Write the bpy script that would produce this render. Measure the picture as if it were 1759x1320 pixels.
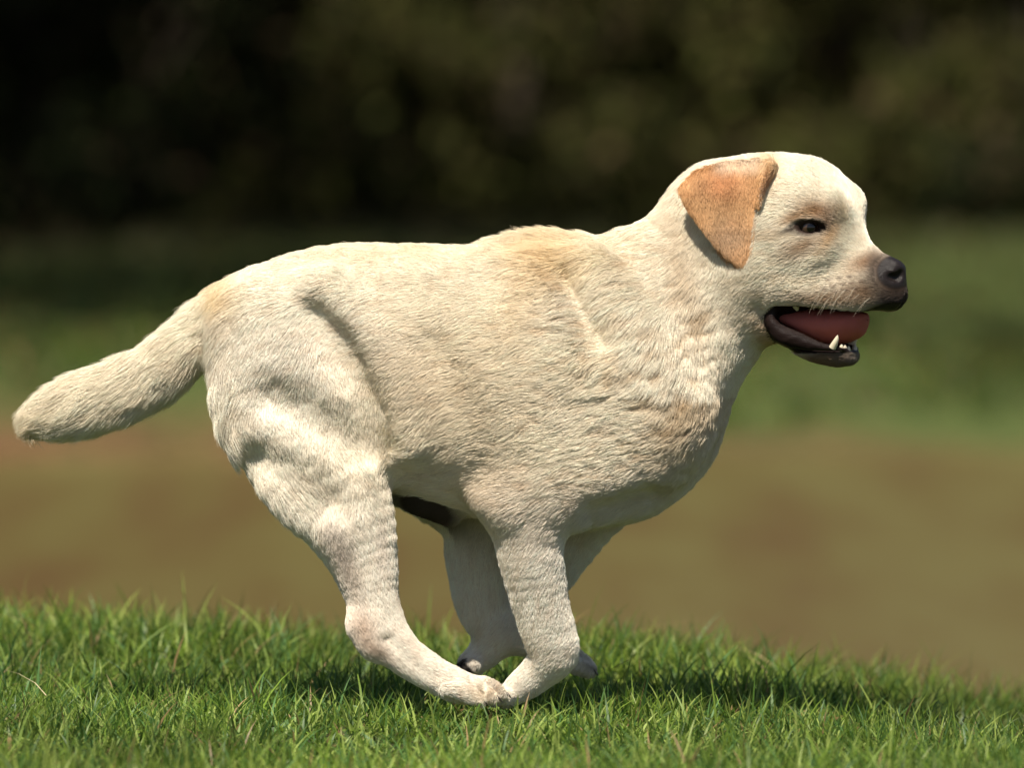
import bpy, math, random, os
import numpy as np
from mathutils import Vector
R = math.radians
DRAFT = ''
rng = np.random.default_rng(7)
sc = bpy.context.scene
for o in list(bpy.data.objects):
    bpy.data.objects.remove(o)

# ------------------------------------------------------------ camera, sky, sun, exposure
CAMD, CAMZ, PITCH, FPX, PW, PH = 8.0, 0.60, R(1.8), 12480.0, 1759, 1320
cam_data = bpy.data.cameras.new('camera')
cam = bpy.data.objects.new('camera', cam_data)
sc.collection.objects.link(cam)
cam.location = (0, -CAMD, CAMZ)
cam.rotation_euler = (R(90) - PITCH, 0, 0)
cam_data.sensor_width = 36
cam_data.lens = FPX * 36 / PW
cam_data.clip_start = 0.1
cam_data.clip_end = 2000
cam_data.dof.use_dof = True
cam_data.dof.focus_distance = CAMD - 0.07
cam_data.dof.aperture_fstop = 4.0
sc.camera = cam

SUN_DIR = Vector((-0.17, -0.48, 0.86)).normalized()
world = bpy.data.worlds.new('World')
sc.world = world
world.use_nodes = True
wn = world.node_tree.nodes
wl = world.node_tree.links
wn.clear()
sky = wn.new('ShaderNodeTexSky')
sky.sky_type = 'NISHITA'
sky.sun_disc = False
sky.sun_elevation = math.asin(SUN_DIR.z)
sky.sun_rotation = math.atan2(SUN_DIR.x, SUN_DIR.y)
bg = wn.new('ShaderNodeBackground')
bg.inputs['Strength'].default_value = 0.05
wo = wn.new('ShaderNodeOutputWorld')
wl.new(sky.outputs[0], bg.inputs[0])
wl.new(bg.outputs[0], wo.inputs[0])
sun_data = bpy.data.lights.new('sun', 'SUN')
sun_data.energy = 5.0
sun_data.angle = R(0.5)
sun_data.color = (1.0, 0.94, 0.82)
sun = bpy.data.objects.new('sun', sun_data)
sc.collection.objects.link(sun)
sun.rotation_euler = SUN_DIR.to_track_quat('Z', 'Y').to_euler()
sc.view_settings.view_transform = 'Standard'
sc.view_settings.look = 'None'
sc.view_settings.exposure = 0.72
sc.view_settings.gamma = 1.0
sc.cycles.max_bounces = 8
sc.cycles.diffuse_bounces = 2
sc.cycles.transparent_max_bounces = 8
sc.cycles.use_denoising = True


# ------------------------------------------------------------ helpers
def pix(px, py, y=0.0):
    """photo pixel -> world point on the depth plane y"""
    u = (px - PW / 2) / FPX
    v = (PH / 2 - py) / FPX
    dy = math.cos(PITCH) + v * math.sin(PITCH)
    dz = -math.sin(PITCH) + v * math.cos(PITCH)
    k = (y + CAMD) / dy
    return u * k, CAMZ + dz * k


S = CAMD / FPX           # metres per photo pixel at the dog


def noise3(P, scale, seed=0):
    """value noise, about -1..1, P (N,3)"""
    Q = P / scale + seed * 17.13
    I = np.floor(Q).astype(np.int64)
    f = Q - I
    f = f * f * (3 - 2 * f)
    out = np.zeros(len(P))
    for dx in (0, 1):
        for dy in (0, 1):
            for dz in (0, 1):
                h = (I[:, 0] + dx) * 73856093 ^ (I[:, 1] + dy) * 19349663 ^ (I[:, 2] + dz) * 83492791 ^ (seed * 2654435 + 11)
                h = (h ^ (h >> 13)) * 1274126177
                h = (h ^ (h >> 16)) & 0xffff
                w = (f[:, 0] if dx else 1 - f[:, 0]) * (f[:, 1] if dy else 1 - f[:, 1]) * (f[:, 2] if dz else 1 - f[:, 2])
                out += w * (h / 32767.5 - 1)
    return out


def set_attr(me, name, arr, dtype, domain='POINT'):
    a = me.attributes.new(name, dtype, domain)
    a.data.foreach_set('color' if 'COLOR' in dtype else ('vector' if dtype == 'FLOAT_VECTOR' else 'value'), np.ascontiguousarray(arr, dtype=np.float32).ravel())


def mesh_from(name, verts, faces, smooth=False):
    """verts (N,3); faces (M,k) array with constant k"""
    me = bpy.data.meshes.new(name)
    verts = np.ascontiguousarray(verts, dtype=np.float32)
    faces = np.ascontiguousarray(faces, dtype=np.int32)
    m, k = faces.shape
    me.vertices.add(len(verts))
    me.vertices.foreach_set('co', verts.ravel())
    me.loops.add(m * k)
    me.loops.foreach_set('vertex_index', faces.ravel())
    me.polygons.add(m)
    me.polygons.foreach_set('loop_start', np.arange(0, m * k, k, dtype=np.int32))
    me.polygons.foreach_set('use_smooth', np.full(m, smooth))
    me.update(calc_edges=True)
    return me


def link(name, data, parent=None, mat=None, **props):
    o = bpy.data.objects.new(name, data)
    sc.collection.objects.link(o)
    if parent is not None:
        o.parent = parent
    if mat is not None:
        data.materials.append(mat)
    for k, v in props.items():
        o[k] = v
    return o


class NT:
    def __init__(self, name):
        self.m = bpy.data.materials.new(name)
        self.m.use_nodes = True
        self.t = self.m.node_tree
        self.t.nodes.clear()
        self.out = self.n('ShaderNodeOutputMaterial')

    def n(self, typ, ins=None, **kw):
        nd = self.t.nodes.new(typ)
        for k, v in kw.items():
            setattr(nd, k, v)
        for k, v in (ins or {}).items():
            if hasattr(v, 'is_output') or isinstance(v, bpy.types.NodeSocket):
                self.t.links.new(v, nd.inputs[k])
            else:
                nd.inputs[k].default_value = v
        return nd

    def surf(self, s):
        self.t.links.new(s, self.out.inputs['Surface'])
        return self.m

    def ramp(self, fac, stops):
        r = self.n('ShaderNodeValToRGB', {'Fac': fac})
        el = r.color_ramp.elements
        while len(el) < len(stops):
            el.new(0.5)
        for e, (p, c) in zip(el, stops):
            e.position = p
            e.color = (*c, 1)
        return r.outputs['Color']


def attr_mat(name, rough=0.6, spec=0.3, translucent=0.0, bump=None):
    t = NT(name)
    a = t.n('ShaderNodeAttribute', attribute_name='tint')
    ins = {'Base Color': a.outputs['Color'], 'Roughness': rough, 'Specular IOR Level': spec}
    if bump:
        nz = t.n('ShaderNodeTexNoise', {'Scale': bump[0], 'Detail': 4.0})
        b = t.n('ShaderNodeBump', {'Strength': bump[1], 'Distance': bump[2], 'Height': nz.outputs['Fac']})
        ins['Normal'] = b.outputs['Normal']
    p = t.n('ShaderNodeBsdfPrincipled', ins)
    if translucent:
        tr = t.n('ShaderNodeBsdfTranslucent', {'Color': a.outputs['Color']})
        mx = t.n('ShaderNodeMixShader', {0: translucent, 1: p.outputs[0], 2: tr.outputs[0]})
        return t.surf(mx.outputs[0])
    return t.surf(p.outputs[0])


# ------------------------------------------------------------ terrain
def sstep(a, b, x):
    t = np.clip((x - a) / (b - a), 0, 1)
    return t * t * (3 - 2 * t)


WATER_Z = -0.32
SHORE_Y = 14.2


def ground_z(x, y):
    x = np.asarray(x, float)
    y = np.asarray(y, float)
    P = np.stack([x, y, x * 0], -1).reshape(-1, 3)
    n1 = (noise3(P, 0.9, 3)).reshape(x.shape)
    n2 = (noise3(P, 0.22, 4)).reshape(x.shape)
    n3 = (noise3(P, 3.5, 5)).reshape(x.shape)
    near = -0.012 + 0.010 * n1 + 0.008 * n2 - 0.088 * sstep(0.12, 0.75, x) * sstep(-0.6, 0.5, y) - 0.1 * sstep(0.8, 4, x)
    near = near + 0.030 * sstep(0.0, 0.7, -x) * sstep(0.1, 0.8, y) + 0.012 * sstep(0.1, 0.6, y) - 0.034 * sstep(0.15, -0.6, y)
    edge = 0.80 + 0.10 * n1 + 0.25 * sstep(0, -3, x)
    z = near - 0.55 * sstep(edge, edge + 1.3, y)
    sh = SHORE_Y + 0.35 * n3 + 0.25 * n1 + 0.22 * n2
    bank = 0.29 * sstep(sh - 0.3, sh + 0.3, y) + 0.21 * sstep(sh, sh + 1.5, y) + 0.17 * sstep(sh + 1, 27.5, y) \
        + (0.13 + 0.05 * np.clip(x, -3, 3)) * sstep(21, 30, y) + 0.9 * sstep(29, 60, y) + 0.05 * n1 * sstep(sh, sh + 1, y)
    return z + bank


def build_ground():
    xs = np.unique(np.concatenate([np.linspace(-1.6, 1.6, 110), np.linspace(-12, 12, 110), np.array([-1500, -400, -120, -50, -25, 25, 50, 120, 400, 1500.])]))
    ys = np.unique(np.concatenate([np.array([-1500, -300, -80, -25, -14, -10.]), np.linspace(-8, -1.5, 20), np.linspace(-1.5, 2.4, 120), np.linspace(2.5, 13, 30), np.linspace(13, 16.5, 70), np.linspace(16.6, 40, 90), np.array([50, 60, 90, 200, 500, 1500.])]))
    X, Y = np.meshgrid(xs, ys, indexing='ij')
    Z = ground_z(X, Y)
    nx, ny = X.shape
    idx = np.arange(nx * ny).reshape(nx, ny)
    F = np.stack([idx[:-1, :-1], idx[1:, :-1], idx[1:, 1:], idx[:-1, 1:]], -1).reshape(-1, 4)
    me = mesh_from('ground', np.stack([X, Y, Z], -1).reshape(-1, 3), F, True)
    t = NT('soil and turf')
    tc = t.n('ShaderNodeTexCoord')
    n1 = t.n('ShaderNodeTexNoise', {'Vector': tc.outputs['Object'], 'Scale': 2.2, 'Detail': 5.0})
    n2 = t.n('ShaderNodeTexNoise', {'Vector': tc.outputs['Object'], 'Scale': 30.0, 'Detail': 6.0})
    soil = t.ramp(n2.outputs['Fac'], [(0.3, (0.05, 0.025, 0.014)), (0.7, (0.17, 0.078, 0.042))])
    thatch = t.ramp(n2.outputs['Fac'], [(0.3, (0.018, 0.026, 0.008)), (0.7, (0.05, 0.055, 0.02))])
    turf = t.ramp(n2.outputs['Fac'], [(0.3, (0.03, 0.045, 0.012)), (0.7, (0.08, 0.10, 0.028))])
    sep = t.n('ShaderNodeSeparateXYZ', {0: tc.outputs['Object']})
    add = t.n('ShaderNodeMath', {0: n1.outputs['Fac'], 1: 0.9}, operation='MULTIPLY')
    yy = t.n('ShaderNodeMath', {0: sep.outputs['Y'], 1: add.outputs[0]}, operation='SUBTRACT')
    isturf = t.n('ShaderNodeMapRange', {'Value': yy.outputs[0], 'From Min': 13.75, 'From Max': 14.35})
    isnear = t.n('ShaderNodeMapRange', {'Value': yy.outputs[0], 'From Min': 1.2, 'From Max': 0.8})
    mx0 = t.n('ShaderNodeMix', {0: isnear.outputs[0], 6: soil, 7: thatch}, data_type='RGBA')
    mx = t.n('ShaderNodeMix', {0: isturf.outputs[0], 6: mx0.outputs[2], 7: turf}, data_type='RGBA')
    b = t.n('ShaderNodeBump', {'Strength': 0.8, 'Distance': 0.02, 'Height': n2.outputs['Fac']})
    p = t.n('ShaderNodeBsdfPrincipled', {'Base Color': mx.outputs[2], 'Roughness': 0.95, 'Specular IOR Level': 0.15, 'Normal': b.outputs['Normal']})
    link('ground', me, mat=t.surf(p.outputs[0]), kind='structure')


def build_pond():
    xs = np.linspace(-60, 60, 61)
    ys = np.linspace(1.0, 16.0, 31)
    X, Y = np.meshgrid(xs, ys, indexing='ij')
    idx = np.arange(X.size).reshape(X.shape)
    F = np.stack([idx[:-1, :-1], idx[1:, :-1], idx[1:, 1:], idx[:-1, 1:]], -1).reshape(-1, 4)
    me = mesh_from('pond_water', np.stack([X, Y, X * 0 + WATER_Z], -1).reshape(-1, 3), F, True)
    t = NT('muddy water')
    tc = t.n('ShaderNodeTexCoord')
    mp = t.n('ShaderNodeMapping', {'Vector': tc.outputs['Object'], 'Scale': (3.4, 0.32, 1.0)})
    n1 = t.n('ShaderNodeTexNoise', {'Vector': mp.outputs[0], 'Scale': 1.1, 'Detail': 3.0})
    n2 = t.n('ShaderNodeTexNoise', {'Vector': tc.outputs['Object'], 'Scale': 9.0, 'Detail': 3.0})
    col = t.ramp(n1.outputs['Fac'], [(0.30, (0.104, 0.066, 0.027)), (0.48, (0.116, 0.088, 0.032)), (0.66, (0.128, 0.106, 0.039))])
    b = t.n('ShaderNodeBump', {'Strength': 0.35, 'Distance': 0.02, 'Height': n2.outputs['Fac']})
    p = t.n('ShaderNodeBsdfPrincipled', {'Base Color': col, 'Roughness': 0.28, 'Specular IOR Level': 0.2, 'Normal': b.outputs['Normal']})
    link('pond_water', me, mat=t.surf(p.outputs[0]), kind='structure')


# ------------------------------------------------------------ grass blades
def blades(name, x, y, h, w, lean, tint, mat, segs=3, z=None, curl=0.5, **props):
    n = len(x)
    z = ground_z(x, y) - 0.004 if z is None else z
    ang = rng.uniform(0, 2 * math.pi, n)
    la = rng.uniform(0, 2 * math.pi, n)
    lx, ly = np.cos(la) * lean, np.sin(la) * lean
    sx, sy = np.cos(ang) * w * 0.5, np.sin(ang) * w * 0.5
    V = np.zeros((n, 2 * segs + 1, 3), np.float32)
    for i in range(segs + 1):
        t = i / segs
        off = (t * (1 - curl) + curl * t * t)
        cx = x + lx * off * h
        cy = y + ly * off * h
        cz = z + h * (t - 0.35 * t * t * np.minimum(lean, 1.4))
        ww = (1 - t) ** 0.7 if i else 0.75
        if i < segs:
            V[:, 2 * i] = np.stack([cx - sx * ww, cy - sy * ww, cz], -1)
            V[:, 2 * i + 1] = np.stack([cx + sx * ww, cy + sy * ww, cz], -1)
        else:
            V[:, 2 * i] = np.stack([cx, cy, cz], -1)
    tri = []
    for i in range(segs - 1):
        a = 2 * i
        tri += [(a, a + 1, a + 3), (a, a + 3, a + 2)]
    a = 2 * (segs - 1)
    tri.append((a, a + 1, a + 2))
    tri = np.array(tri, np.int32)
    F = (tri[None] + (np.arange(n, dtype=np.int32) * (2 * segs + 1))[:, None, None]).reshape(-1, 3)
    me = mesh_from(name, V.reshape(-1, 3), F, True)
    c = np.ones((n, 2 * segs + 1, 4), np.float32)
    c[:, :, :3] = tint[:, None, :]
    set_attr(me, 'tint', c, 'FLOAT_COLOR')
    return link(name, me, mat=mat, **props)


def mixcol(n, cols, weights):
    k = rng.choice(len(cols), n, p=np.array(weights) / sum(weights))
    c = np.array(cols)[k]
    return c * rng.uniform(0.75, 1.25, (n, 1))


def build_near_grass():
    mat = attr_mat('grass blade', 0.45, 0.3, 0.45)
    xs, ys, hs, ws, ls, ts = [], [], [], [], [], []

    def add(n, x0, x1, y0, y1, hm, wm, cols, wts, clump=True, leanr=(0.15, 0.9)):
        x = rng.uniform(x0, x1, n)
        y = rng.uniform(y0, y1, n)
        P = np.stack([x, y, x * 0], -1)
        c = noise3(P, 0.16, 9) * 0.6 + noise3(P, 0.05, 10) * 0.5
        keep = rng.uniform(-1.1, 0.6, n) < c if clump else np.ones(n, bool)
        g = 1.0 + 0.35 * c
        keep &= y < 1.45 + 0.1 * c
        thin = np.where(y > 0.9, 0.5, 1)
        keep &= rng.random(n) < thin
        x, y, g, c = x[keep], y[keep], g[keep], c[keep]
        m = len(x)
        h = hm * rng.uniform(0.45, 1.35, m) * g * (1 - 0.25 * sstep(0.4, 1.0, x)) * (1 - 0.18 * sstep(-0.75, -0.3, y) * sstep(0.25, 0.05, y))
        w = wm * rng.uniform(0.6, 1.4, m)
        t = mixcol(m, cols, wts)
        t = t * np.clip(0.86 + 0.30 * noise3(np.stack([x, y, x * 0], -1), 0.22, 13) + 0.16 * noise3(np.stack([x, y, x * 0], -1), 0.07, 14), 0.4, 1.3)[:, None]
        yel = (noise3(np.stack([x, y, x * 0], -1), 0.5, 12) * 0.5 + 0.5)[:, None]
        t = t * (1 - 0.35 * yel) + t * np.array([1.5, 1.15, 0.6]) * 0.35 * yel
        xs.append(x); ys.append(y); hs.append(h); ws.append(w); ts.append(t)
        ls.append(rng.uniform(leanr[0], leanr[1], m))
    cols = [(0.18, 0.28, 0.042), (0.07, 0.145, 0.024), (0.33, 0.43, 0.11), (0.10, 0.21, 0.065), (0.35, 0.24, 0.12)]
    wts = [5, 4, 3, 2, 0.35]
    f = 0.3 if DRAFT else 1.0
    add(int(95000 * f), -1.1, 1.1, -1.05, 1.6, 0.050, 0.0030, cols, wts)
    add(int(34000 * f), -1.1, 1.1, -1.05, 1.5, 0.030, 0.0078, cols, wts, leanr=(0.6, 1.6))
    add(int(110000 * f), -1.1, 1.1, -1.05, 1.6, 0.024, 0.0034, cols, wts, clump=False, leanr=(0.4, 1.6))
    add(int(2500 * f), -1.1, 1.1, -1.0, 1.3, 0.075, 0.0036, cols, [4, 3, 4, 3, 0.6], clump=False)
    add(int(60000 * f), -3.5, -1.1, -2.2, 1.6, 0.05, 0.005, cols, wts)
    add(int(60000 * f), 1.1, 3.5, -2.2, 1.6, 0.05, 0.005, cols, wts)
    add(int(40000 * f), -1.1, 1.1, -2.2, -1.05, 0.05, 0.005, cols, wts)
    # taller tufts along the crest
    for k in range(46):
        m = int(rng.integers(8, 22))
        cx, cy = rng.uniform(-1.0, 1.0), rng.uniform(0.25, 0.95)
        xs.append(cx + rng.normal(size=m) * 0.012); ys.append(cy + rng.normal(size=m) * 0.012)
        hs.append(rng.uniform(0.03, 0.095, m)); ws.append(rng.uniform(0.002, 0.0055, m)); ls.append(rng.uniform(0.2, 1.0, m))
        ts.append(mixcol(m, cols, [3, 4, 3, 3, 0.5]))
    x, y, h, w, l, t = map(np.concatenate, (xs, ys, hs, ws, ls, ts))
    blades('bank_grass', x, y, h, w, l, t, mat, 4, kind='stuff', label='short green grass growing on the near bank under the running dog', category='grass')
    # dry straws lying in the grass
    n = 70
    x = rng.uniform(-1.1, 1.1, n)
    y = rng.uniform(-0.9, 1.0, n)
    straw = mixcol(n, [(0.42, 0.30, 0.16), (0.30, 0.17, 0.08), (0.5, 0.40, 0.25)], [3, 2, 2])
    blades('dry_straw', x, y, rng.uniform(0.02, 0.06, n), rng.uniform(0.0015, 0.003, n), rng.uniform(1.5, 3.5, n), straw,
           attr_mat('straw', 0.6, 0.3), 3, z=ground_z(x, y) + rng.uniform(0.01, 0.035, n), kind='stuff',
           label='pale dry straws lying among the green grass blades', category='straw')


def build_far_grass():
    mat = attr_mat('far grass blade', 0.55, 0.3, 0.3)
    f = 0.4 if DRAFT else 1.0
    n = int(130000 * f)
    x = rng.uniform(-7, 7, n)
    y = 14.0 + rng.uniform(0, 1, n) ** 1.6 * 19
    P = np.stack([x, y, x * 0], -1)
    c = noise3(P, 0.8, 21) * 0.6 + noise3(P, 0.3, 22) * 0.5
    Q = np.stack([x, y * 0.14, x * 0], -1)
    c = c * 0.5 + noise3(Q, 0.22, 27) * 0.7
    z = ground_z(x, y)
    keep = (rng.uniform(-1.0, 0.5, n) < c) & (z > -0.27 + 0.13 * noise3(P, 0.38, 23) + 0.10 * sstep(0.3, -1.2, x))
    x, y, c = x[keep], y[keep], c[keep]
    m = len(x)
    tint = mixcol(m, [(0.044, 0.074, 0.009), (0.078, 0.108, 0.014), (0.11, 0.088, 0.027), (0.018, 0.032, 0.008), (0.24, 0.12, 0.05)], [5, 4, 2, 3, 0.6])
    tint = tint * (1 + 0.40 * noise3(np.stack([x, y * 0.5, x * 0], -1), 0.7, 25) + 0.35 * noise3(np.stack([x, y * 0.14, x * 0], -1), 0.2, 28))[:, None]
    edge_shade = sstep(21.5, 27.0, y + 1.5 * noise3(np.stack([x, y * 0.5, x * 0], -1), 1.2, 29) - 0.5 * x)[:, None] * 0.75
    tint = tint * (1 - edge_shade) + np.array([0.040, 0.030, 0.014]) * edge_shade  # shade before the wood painted in as darker, browner blades
    tint = np.clip(tint, 0.004, 1)
    h = rng.uniform(0.05, 0.14, m) * (1 + 0.5 * c)
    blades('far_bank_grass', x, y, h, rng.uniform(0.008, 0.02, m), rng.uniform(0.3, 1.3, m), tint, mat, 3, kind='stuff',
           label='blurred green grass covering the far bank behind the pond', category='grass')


# ------------------------------------------------------------ shrubs and trees behind
def leaf_cloud(centers, radii, n, size, tint_cols, wts, flat=0.0):
    """leaf quads on and in a union of blobs"""
    k = rng.choice(len(centers), n, p=radii ** 2 / np.sum(radii ** 2))
    d = rng.normal(size=(n, 3))
    d /= np.linalg.norm(d, axis=1)[:, None]
    r = radii[k] * rng.uniform(0.25, 1.0, n) ** 0.45
    c = centers[k] + d * r[:, None]
    c += rng.normal(size=(n, 3)) * 0.04
    a = rng.normal(size=(n, 3)); a /= np.linalg.norm(a, axis=1)[:, None]
    b = np.cross(a, rng.normal(size=(n, 3))); b /= np.linalg.norm(b, axis=1)[:, None]
    s = size * rng.uniform(0.6, 1.4, n)[:, None]
    V = np.stack([c - a * s, c + b * s * 0.45, c + a * s, c - b * s * 0.45], 1)
    F = np.arange(n * 4).reshape(n, 4)
    br = (noise3(c, 0.45, 31) * 0.3 + 1)[:, None]
    t = mixcol(n, tint_cols, wts) * br
    col = np.ones((n, 4, 4), np.float32)
    col[:, :, :3] = t[:, None, :]
    return V.reshape(-1, 3), F, col.reshape(-1, 4)


def limb_mesh(name, paths, sides=8):
    V, F = [], []
    for pts, rads in paths:
        base = len(V)
        for i, (p, r) in enumerate(zip(pts, rads)):
            p = Vector(p)
            d = (Vector(pts[min(i + 1, len(pts) - 1)]) - Vector(pts[max(i - 1, 0)])).normalized()
            u = d.cross(Vector((0.3, 1, 0.1))).normalized()
            v = d.cross(u)
            for k in range(sides):
                a = 2 * math.pi * k / sides
                V.append(tuple(p + (u * math.cos(a) + v * math.sin(a)) * r))
        for i in range(len(pts) - 1):
            for k in range(sides):
                a = base + i * sides + k
                b = base + i * sides + (k + 1) % sides
                F.append((a, b, b + sides, a + sides))
    return mesh_from(name, np.array(V), np.array(F), True)


LEAFMAT = attr_mat('woodland leaf', 0.8, 0.05, 0.1)
tb = NT('bark')
nzb = tb.n('ShaderNodeTexNoise', {'Scale': 14.0, 'Detail': 6.0})
BARK = tb.surf(tb.n('ShaderNodeBsdfPrincipled', {'Base Color': tb.ramp(nzb.outputs['Fac'], [(0.3, (0.02, 0.014, 0.009)), (0.7, (0.085, 0.06, 0.04))]), 'Roughness': 0.95,
               'Normal': tb.n('ShaderNodeBump', {'Distance': 0.02, 'Height': nzb.outputs['Fac']}).outputs['Normal']}).outputs[0])


def tree(x, y, h, cr, trunk_r, n, cols, wts, label, name='tree', base=0.35):
    z0 = float(ground_z(np.array([x]), np.array([y]))[0]) - 0.1
    o = link(name, None, label=label, category='tree', group='trees standing behind the far bank')
    o.location = (x, y, z0)
    r = random.Random(int(x * 100 + y * 7))
    zt = h * 0.8
    bend = r.uniform(-0.4, 0.4)
    tr = [((bend * t * t, 0.2 * t, zt * t), trunk_r * (1.25 - t) * (1.35 if t == 0 else 1)) for t in (0, 0.08, 0.25, 0.45, 0.65, 0.85, 1)]
    paths = [([p for p, _ in tr], [q for _, q in tr])]
    cen, rad = [], []
    for i in range(13):
        t = r.uniform(base, 0.95)
        a = r.uniform(0, 6.28)
        L = cr * r.uniform(0.45, 0.8) * (1.1 - 0.4 * t)
        s = Vector((bend * t * t, 0.2 * t, zt * t))
        e = s + Vector((math.cos(a) * L, math.sin(a) * L, L * r.uniform(0.15, 0.6)))
        m = (s + e) / 2 + Vector((0, 0, -0.08 * L))
        paths.append(([s, m, e], [trunk_r * 0.35, trunk_r * 0.22, trunk_r * 0.07]))
        cen.append(e); rad.append(cr * r.uniform(0.3, 0.46))
    cen.append(Vector((bend, 0.2, zt))); rad.append(cr * 0.45)
    V, F, c = leaf_cloud(np.array([tuple(v) for v in cen]), np.array(rad), n, 0.09, cols, wts)
    link('trunk', limb_mesh('trunk', paths), o, BARK)
    me = mesh_from('crown', V, F)
    set_attr(me, 'tint', c, 'FLOAT_COLOR')
    link('crown', me, o, LEAFMAT)


def shrub(x, y, w, h, n, cols, wts, label):
    z0 = float(ground_z(np.array([x]), np.array([y]))[0]) - 0.05
    o = link('shrub', None, label=label, category='shrub', group='shrubs along the dark edge of the wood')
    o.location = (x, y, z0)
    r = random.Random(int(x * 131 + y * 17))
    cen, rad, paths = [], [], []
    for i in range(16):
        a = r.uniform(0, 6.28)
        q = r.uniform(0.1, 1) ** 0.6
        zz = r.uniform(0.12, 0.9) * h
        k = (1 - (zz / h - 0.35) ** 2) * w * 0.5
        e = Vector((math.cos(a) * q * k, math.sin(a) * q * k, zz))
        cen.append(e); rad.append(r.uniform(0.2, 0.36) * w * 0.6)
        paths.append(([(0.05 * math.cos(a), 0.05 * math.sin(a), 0), e * 0.5 + Vector((0, 0, 0.1)), e], [0.03, 0.02, 0.006]))
    V, F, c = leaf_cloud(np.array([tuple(v) for v in cen]), np.array(rad), n, 0.055, cols, wts)
    V[:, 2] = np.maximum(V[:, 2], 0.02)
    link('stem', limb_mesh('stem', paths, 5), o, BARK)
    me = mesh_from('foliage', V, F)
    set_attr(me, 'tint', c, 'FLOAT_COLOR')
    link('foliage', me, o, LEAFMAT)


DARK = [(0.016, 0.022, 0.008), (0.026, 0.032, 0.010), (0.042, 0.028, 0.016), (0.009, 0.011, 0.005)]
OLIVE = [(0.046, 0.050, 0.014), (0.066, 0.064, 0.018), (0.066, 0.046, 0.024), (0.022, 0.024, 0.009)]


def build_woods():
    f = 0.4 if DRAFT else 1
    spec = [(-3.6, 29.4, 2.6, 2.5, 0, 'dark leafy shrub at the far left end of the wood edge'),
            (-2.3, 30.2, 2.4, 2.9, 0, 'very dark shrub in the left of the wood edge above the tail'),
            (-1.2, 31.0, 2.2, 2.4, 0, 'dark shrub behind the rump of the dog'),
            (-0.2, 30.4, 2.0, 2.3, 1, 'olive brown shrub behind the back of the dog'),
            (0.8, 31.6, 2.3, 2.6, 1, 'olive green shrub between the withers and the head of the dog'),
            (1.8, 32.0, 2.3, 2.4, 1, 'olive shrub rising behind the head of the dog'),
            (2.9, 31.4, 2.2, 2.7, 1, 'thin olive shrub near the right edge behind the nose'),
            (4.2, 32.0, 2.8, 2.6, 1, 'olive shrub at the far right end of the wood edge')]
    spec += [(-2.1, 27.6, 1.3, 0.75, 0, 'low dark bush on the grass in front of the left wood edge'),
             (-0.9, 28.4, 1.2, 0.6, 1, 'low olive bush on the grass above the rump of the dog'),
             (0.35, 28.9, 1.3, 0.6, 1, 'low bush at the wood edge above the middle of the back'),
             (1.5, 29.6, 1.2, 0.65, 1, 'low olive bush at the wood edge above the head of the dog'),
             (2.45, 29.2, 0.9, 0.55, 0, 'small dark bush at the wood edge near the right border')]
    for x, y, w, h, k, lab in spec:
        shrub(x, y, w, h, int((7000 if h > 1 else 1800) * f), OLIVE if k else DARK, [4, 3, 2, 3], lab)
    tl = [(4.9, 22.0, 9.5, 3.6), (-3.4, 17.0, 9.0, 4.6), (-3.9, 24.0, 9.5, 4.8), (-4.6, 30.5, 8.5, 3.6), (-1.9, 32.5, 9.5, 3.8), (0.6, 36.0, 9.0, 3.6), (4.8, 34.4, 9.0, 3.4), (6.4, 30.5, 8.0, 3.4), (-7.5, 28.5, 8.0, 3.4), (9.5, 31, 9, 3.6)]
    labs = ['spreading tree right of the view whose crown shades the grass before the wood', 'spreading tree on the far bank whose crown shades the left of the grass', 'tall spreading tree between the pond and the wood on the left', 'tall dark tree at the left behind the shrubs', 'tall dark tree behind the rump of the dog', 'tall dark tree in the middle of the wood', 'tall tree behind the head of the dog',
            'tree standing out to the right of the wood edge', 'tree out to the far left of the wood edge', 'tree farthest to the right of the wood']
    for (x, y, h, cr), lab in zip(tl, labs):
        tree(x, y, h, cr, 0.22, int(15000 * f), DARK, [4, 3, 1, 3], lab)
    # the wood behind, one mass
    cen, rad = [], []
    r = random.Random(5)
    for i in range(420):
        x = r.uniform(-22, 22)
        y = r.uniform(35, 42)
        cen.append((x, y, r.uniform(0.2, 6.0)))
        rad.append(r.uniform(0.9, 1.7))
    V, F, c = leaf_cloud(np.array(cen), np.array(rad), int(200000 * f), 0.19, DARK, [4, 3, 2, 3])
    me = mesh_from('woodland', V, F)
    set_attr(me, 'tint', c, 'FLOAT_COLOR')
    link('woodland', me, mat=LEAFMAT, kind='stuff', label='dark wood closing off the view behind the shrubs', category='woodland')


# ------------------------------------------------------------ the dog
VOX = 0.004 if DRAFT else 0.0022
G0 = np.array([-0.60, -0.155, -0.05])
G1 = np.array([0.475, 0.155, 0.625])
YAW = R(24)
HX, HY = pix(1290, 400, 0)[0], -0.005          # pivot of the head
ca, sa = math.cos(YAW), math.sin(YAW)


def head_local(px, py, w):
    """photo pixel + sideways offset w (m, + towards the camera) -> head frame (u, w, z)"""
    y = HY
    for _ in range(4):
        X, Z = pix(px, py, y)
        u = (X - HX + w * sa) / ca
        y = HY - u * sa - w * ca
    return u, w, Z


def head_world(u, w, z):
    return Vector((HX + u * ca - w * sa, HY - u * sa - w * ca, z))


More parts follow.
